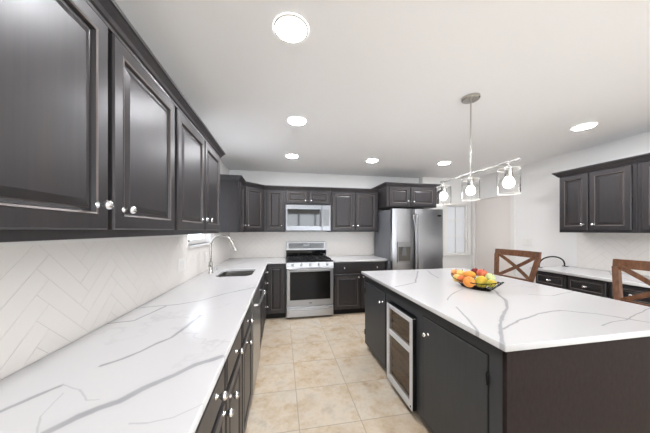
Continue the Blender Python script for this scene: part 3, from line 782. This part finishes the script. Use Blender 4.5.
# ------------------------------------------------------------------ counter chairs
def beam(bm, a, b, w, d, side=(1, 0, 0)):
    a, b = Vector(a), Vector(b); t_ = (b - a).normalized(); s = Vector(side); s = (s - t_ * s.dot(t_)).normalized(); n = t_.cross(s)
    lp = lambda p, w, d: [p + s * w / 2 + n * d / 2, p - s * w / 2 + n * d / 2, p - s * w / 2 - n * d / 2, p + s * w / 2 - n * d / 2]
    return loft(bm, [lp(a, w, d), lp(b, w, d)])
def chair(label, loc, rz):
    t = thing('counter_chair', label, 'chair', loc, rz, 'chairs at the island')
    W2_ = .235
    sm = bmesh.new()
    box(sm, -.225, .225, -.22, .20, .615, .65, bev=.012, seg=2)
    link('seat', sm, M_brownwood, t)
    for s in (-1, 1):
        link('leg', beam(bmesh.new(), (s * .205, -.19, 0), (s * .195, -.185, .6145), .04, .04), M_brownwood, t)
        bm = bmesh.new()
        pts = [(s * .195, .25, 0), (s * .178, .200, .62), (s * .205, .217, .85), (s * .245, .268, 1.11)]
        loops = []
        for p in pts:
            loops.append([(p[0] - .019, p[1] + .018, p[2]), (p[0] + .019, p[1] + .018, p[2]), (p[0] + .019, p[1] - .018, p[2]), (p[0] - .019, p[1] - .018, p[2])])
        link('back_post', loft(bm, loops), M_brownwood, t)
    # curved top rail
    bm = bmesh.new(); loops = []
    for k in range(13):
        u = -1 + 2 * k / 12; x = u * .262; y = .268 + .04 * (1 - u * u); z = 1.098; h = .072
        loops.append([(x, y - .014, z), (x, y + .014, z), (x, y + .022, z + h), (x, y - .006, z + h)])
    link('top_rail', loft(bm, loops), M_brownwood, t, True)
    for s in (-1, 1):
        bm = bmesh.new(); loops = []
        for k in range(9):
            u = k / 8; x = s * (-.215 + .41 * u); z = 1.105 - .26 * u; y = .262 - .04 * u + .028 * 4 * u * (1 - u) + s * .006
            dxv = Vector((s * .41, 0, -.24)).normalized(); n = Vector((dxv.z, 0, -dxv.x))
            p = Vector((x, y, z)); loops.append([p + n * .017 + Vector((0, .008, 0)), p - n * .017 + Vector((0, .008, 0)), p - n * .017 - Vector((0, .008, 0)), p + n * .017 - Vector((0, .008, 0))])
        link('cross_slat', loft(bm, loops), M_brownwood, t)
    link('lower_rail', B(-.19, .19, .208, .228, .82, .86, bev=.003), M_brownwood, t)
    bm = bmesh.new(); box(bm, -.18, .18, -.20, -.176, .22, .25)
    link('stretcher', bm, M_brownwood, t)
    for s in (-1, 1): link('stretcher', beam(bmesh.new(), (s * .203, -.17, .30), (s * .203, .21, .30), .022, .03), M_brownwood, t)
chair('brown wooden X-back chair behind the fruit bowl, farther of two', (3.385, 2.345, 0), RIGHT + .03)
chair('brown wooden X-back chair nearer the camera, cut by the right picture edge', (3.355, 1.235, 0), RIGHT)

# ------------------------------------------------------------------ black arch on the right counter
t = thing('tray_handle', 'thin black arched stand at the left end of the right-hand counter', 'stand', (4.51, 2.59, .9145))
pts = []
for k in range(17):
    a = PI * k / 16; pts.append((.215 * math.cos(a), 0, .012 + .125 * math.sin(a) ** .8 if 0 < k < 16 else .0))
link('arch', tube(bmesh.new(), pts, .009, 10), M_blackmetal, t, True)
for s in (-1, 1): link('foot', B(s * .215 - .012, s * .215 + .012, -.04, .025, 0, .008, bev=.002), M_blackmetal, t)

# ------------------------------------------------------------------ fruit basket and fruit
BC = Vector((2.545, 1.755)); BA = math.atan2(-.47, .07)
t = thing('fruit_basket', 'black wire boat-shaped fruit basket on the island', 'basket', (BC.x, BC.y, .9145), BA)   # local x along the basket
def rim(u, lev):
    # boat shaped loop at level 0 (base) .. 1 (rim)
    a = 2 * PI * u; lx = (.125 + .098 * lev); ly = .062 + .062 * lev
    c, s = math.cos(a), math.sin(a)
    x = lx * math.copysign(abs(c) ** .9, c); y = ly * s * (1 - .15 * abs(c))
    z = .004 + .058 * lev ** 1.2 + .030 * lev * abs(c) ** 3
    return Vector((x, y, z))
bm = bmesh.new()
for lev, r in ((0, .004), (.5, .002), (1, .0035)):
    tube(bm, [rim(k / 48, lev) for k in range(48)], r, 6, closed=True)
for k in range(32): tube(bm, [rim(k / 32, l / 5) for l in range(6)], .0016, 5)
for k in range(-4, 5):
    yy = .012 * k
    xx = .128 * math.sqrt(max(0, 1 - (yy / .065) ** 2)); tube(bm, [(-xx, yy, .004), (xx, yy, .004)], .0022, 5)
link('wire_frame', bm, M_blackmetal, t, True)
link('end_tip', tube(bmesh.new(), [rim(0, 1), rim(0, 1) + Vector((.006, 0, .002)), rim(0, 1) + Vector((.012, 0, .004))], [.004, .006, .001], 8), M_blackmetal, t, True)

def fruit_mat(name, c1, c2, scale=5., rough=.4, bump=0.):
    m = mat(name, c1, rough=rough); nt = NT(m)
    n = nt.noise(nt.obj(), scale * 3, 3)
    nt.l.new(nt.ramp(n, [(.38, c1), (.66, c2)]), nt.b.inputs['Base Color'])
    if bump:
        b = nt.new('ShaderNodeBump'); b.inputs['Strength'].default_value = bump; b.inputs['Distance'].default_value = .002
        nt.l.new(nt.noise(nt.obj(), 260, 2), b.inputs['Height']); nt.l.new(b.outputs[0], nt.b.inputs['Normal'])
    return m
F_orange = fruit_mat('orange_peel', (226, 140, 58), (234, 158, 72), rough=.42, bump=.25)
F_redapple = fruit_mat('red_apple_skin', (200, 88, 66), (222, 136, 92))
F_darkred = fruit_mat('dark_red_skin', (112, 36, 34), (150, 52, 44))
F_mango = fruit_mat('yellow_mango_skin', (228, 170, 66), (232, 146, 66), 4)
F_lemon = fruit_mat('yellow_green_skin', (214, 178, 52), (176, 172, 60), 4)
F_green = fruit_mat('pale_green_skin', (196, 208, 140), (214, 222, 164))
F_pale = fruit_mat('pale_yellow_skin', (240, 214, 128), (236, 192, 96))
F_peach = fruit_mat('peach_skin', (240, 176, 112), (232, 134, 84))
F_rorange = fruit_mat('red_orange_skin', (216, 104, 52), (226, 132, 62))
M_stem = mat('brown_stem', (84, 62, 40), rough=.7)
def fruit(name, label, cat, m, p, r, shape='round', rot=(0, 0, 0)):
    """p in basket coordinates (along, across, up)"""
    c, s = math.cos(BA), math.sin(BA)
    loc = (BC.x + p[0] * c - p[1] * s, BC.y + p[0] * s + p[1] * c, .9145 + p[2])
    t = thing(name, label, cat, loc, 0, 'fruit in the basket'); t.rotation_euler = rot
    prof = []; n = 18
    for k in range(n + 1):
        a = PI * k / n; x = math.sin(a); z = -math.cos(a)
        if shape == 'apple':
            x *= 1 + .06 * z; z = z * .92 - .16 * math.exp(-(x / .28) ** 2) * (1 if z > 0 else -.6)
        elif shape == 'mango': z *= 1.32; x *= 1 - .08 * z
        elif shape == 'lemon': z = z * 1.18 + .12 * z ** 5
        elif shape == 'pear': z = z * 1.2; x *= (1 - .26 * max(0, z))
        prof.append((r * x, r * z))
    link('skin', lathe(bmesh.new(), prof, 28), m, t, True)
    top = r * (.78 if shape == 'apple' else 1.0 * (1.32 if shape == 'mango' else 1.27 if shape == 'lemon' else 1.2 if shape == 'pear' else 1))
    link('stem', tube(bmesh.new(), [(0, 0, top - .004), (.001, 0, top + .004), (.003, 0, top + (.014 if shape in ('apple', 'pear') else .006))], [.003, .0022, .002], 6), M_stem, t, True)
fruit('peach', 'pale orange peach at the far left end of the fruit basket', 'peach', F_peach, (-.2257, .0201, .0901), .036, 'apple', (.2, .1, 0))
fruit('peach', 'pale yellow fruit right of the peach at the basket far end', 'peach', F_pale, (-.1507, .0101, .0968), .036, 'apple', (.3, -.2, 1))
fruit('lemon', 'pale yellow lemon low at the left side of the basket', 'lemon', F_pale, (-.1335, -.0571, .0624), .035, 'round', (1.3, .2, .4))
fruit('tangerine', 'small red-orange fruit between the pale lemon and the orange', 'tangerine', F_rorange, (-.0681, -.0788, .068), .032, 'round', (.3, .5, 0))
fruit('mango', 'yellow-orange mango lying on top of the basket above the orange', 'mango', F_mango, (-.0671, .015, .0971), .037, 'mango', (.1, 1.45, -.75))
fruit('plum', 'dark red fruit at the back top of the basket', 'plum', F_darkred, (-.0795, .094, .1182), .034, 'round', (.1, .1, 0))
fruit('apple', 'red apple on the top right of the basket', 'apple', F_redapple, (-.0025, .0802, .1177), .041, 'apple', (.25, .2, 0))
fruit('orange', 'large orange at the front of the basket', 'orange', F_orange, (.0155, -.0908, .0607), .045, 'round', (.5, -.5, 0))
fruit('mango', 'large yellow-green mango at the front right of the basket', 'mango', F_lemon, (.0571, -.0023, .0627), .050, 'round', (.9, .5, .3))
fruit('apple', 'pale green apple at the right side of the basket', 'apple', F_green, (.0715, .0786, .0972), .036, 'apple', (.3, .4, 0))
fruit('pear', 'small yellow-green pear low at the right tip of the basket', 'pear', F_lemon, (.1486, -.0123, .0704), .031, 'pear', (1.2, .3, 0.9))

# ------------------------------------------------------------------ ceiling downlights
spots = ['ceiling downlight nearest the camera, large round at the top', 'second ceiling downlight from the camera above the aisle', 'ceiling downlight in front of the microwave, third of the aisle row',
         'ceiling downlight in front of the cabinet left of the refrigerator', 'ceiling downlight in front of the refrigerator beside the pendant lamp', 'ceiling downlight near the right wall cabinets']
def downlight(x, y, label):
    t = thing('ceiling_downlight', label, 'ceiling light', (x, y, CH), 0, 'ceiling downlights')
    link('trim_ring', lathe(bmesh.new(), [(.093, -.0005), (.093, -.004), (.089, -.007), (.081, -.008), (.079, -.003)], 32, cap=False), M_trim, t, True)
    link('lens', lathe(bmesh.new(), [(.0802, -.0015), (.0802, -.0062), (.0, -.0064)], 32), M_lens, t, True)
DL += [(1.0, -.75), (2.9, -.75), (3.9, -.75)]  # unseen lamps added behind the camera to brighten the room
spots += ['added unseen fill downlight behind the camera on the left', 'added unseen fill downlight behind the camera on the right', 'added unseen fill downlight behind the camera far to the right']
for (x, y), lab in zip(DL, spots): downlight(x, y, lab)

# ------------------------------------------------------------------ pendant bar lamp
PX, PY, PZ = 2.42, 1.667, 1.868
t = thing('pendant_lamp', 'linear brushed nickel pendant with three clear glass shades above the island', 'pendant lamp', (PX, PY, CH))
dz = PZ - CH
link('canopy', lathe(bmesh.new(), [(.066, -.0005), (.066, -.018), (.060, -.024), (.0, -.025)], 32), M_nickel, t, True)
link('rod', tube(bmesh.new(), [(0, 0, -.024), (0, 0, dz + .008)], .006, 10), M_nickel, t, True)
link('bar', B(-.008, .008, -.40, .365, dz - .008, dz + .008, bev=.002), M_nickel, t)
for yy in (-.325, 0, .325):
    sh = bmesh.new()
    lathe(sh, [(.064, dz - .215), (.064, dz - .052), (.060, dz - .048), (.024, dz - .048), (.024, dz - .051), (.0595, dz - .051), (.0605, dz - .054), (.0605, dz - .215), (.064, dz - .215)], 32, cap=False)
    bmesh.ops.translate(sh, vec=(0, yy, 0), verts=sh.verts[:])
    link('glass_shade', sh, M_glass, t, True)
    for zz, rr in ((-.215, .062), (-.050, .061)):
        ri = tube(bmesh.new(), [(rr * math.cos(2 * PI * k / 32), yy + rr * math.sin(2 * PI * k / 32), dz + zz) for k in range(32)], .0022, 6, closed=True)
        link('shade_rim', ri, M_plate, t, True)
    so = bmesh.new(); lathe(so, [(.008, dz - .008), (.008, dz - .03), (.021, dz - .034), (.0225, dz - .05), (.0225, dz - .098), (.020, dz - .102), (.0, dz - .102)], 20)
    bmesh.ops.translate(so, vec=(0, yy, 0), verts=so.verts[:])
    link('socket', so, M_nickel, t, True)
    bu = bmesh.new(); lathe(bu, [(.014, dz - .1025), (.019, dz - .107), (.028, dz - .120), (.033, dz - .139), (.031, dz - .157), (.020, dz - .171), (.0, dz - .177)], 22)
    bmesh.ops.translate(bu, vec=(0, yy, 0), verts=bu.verts[:])
    link('bulb', bu, M_bulb, t, True)
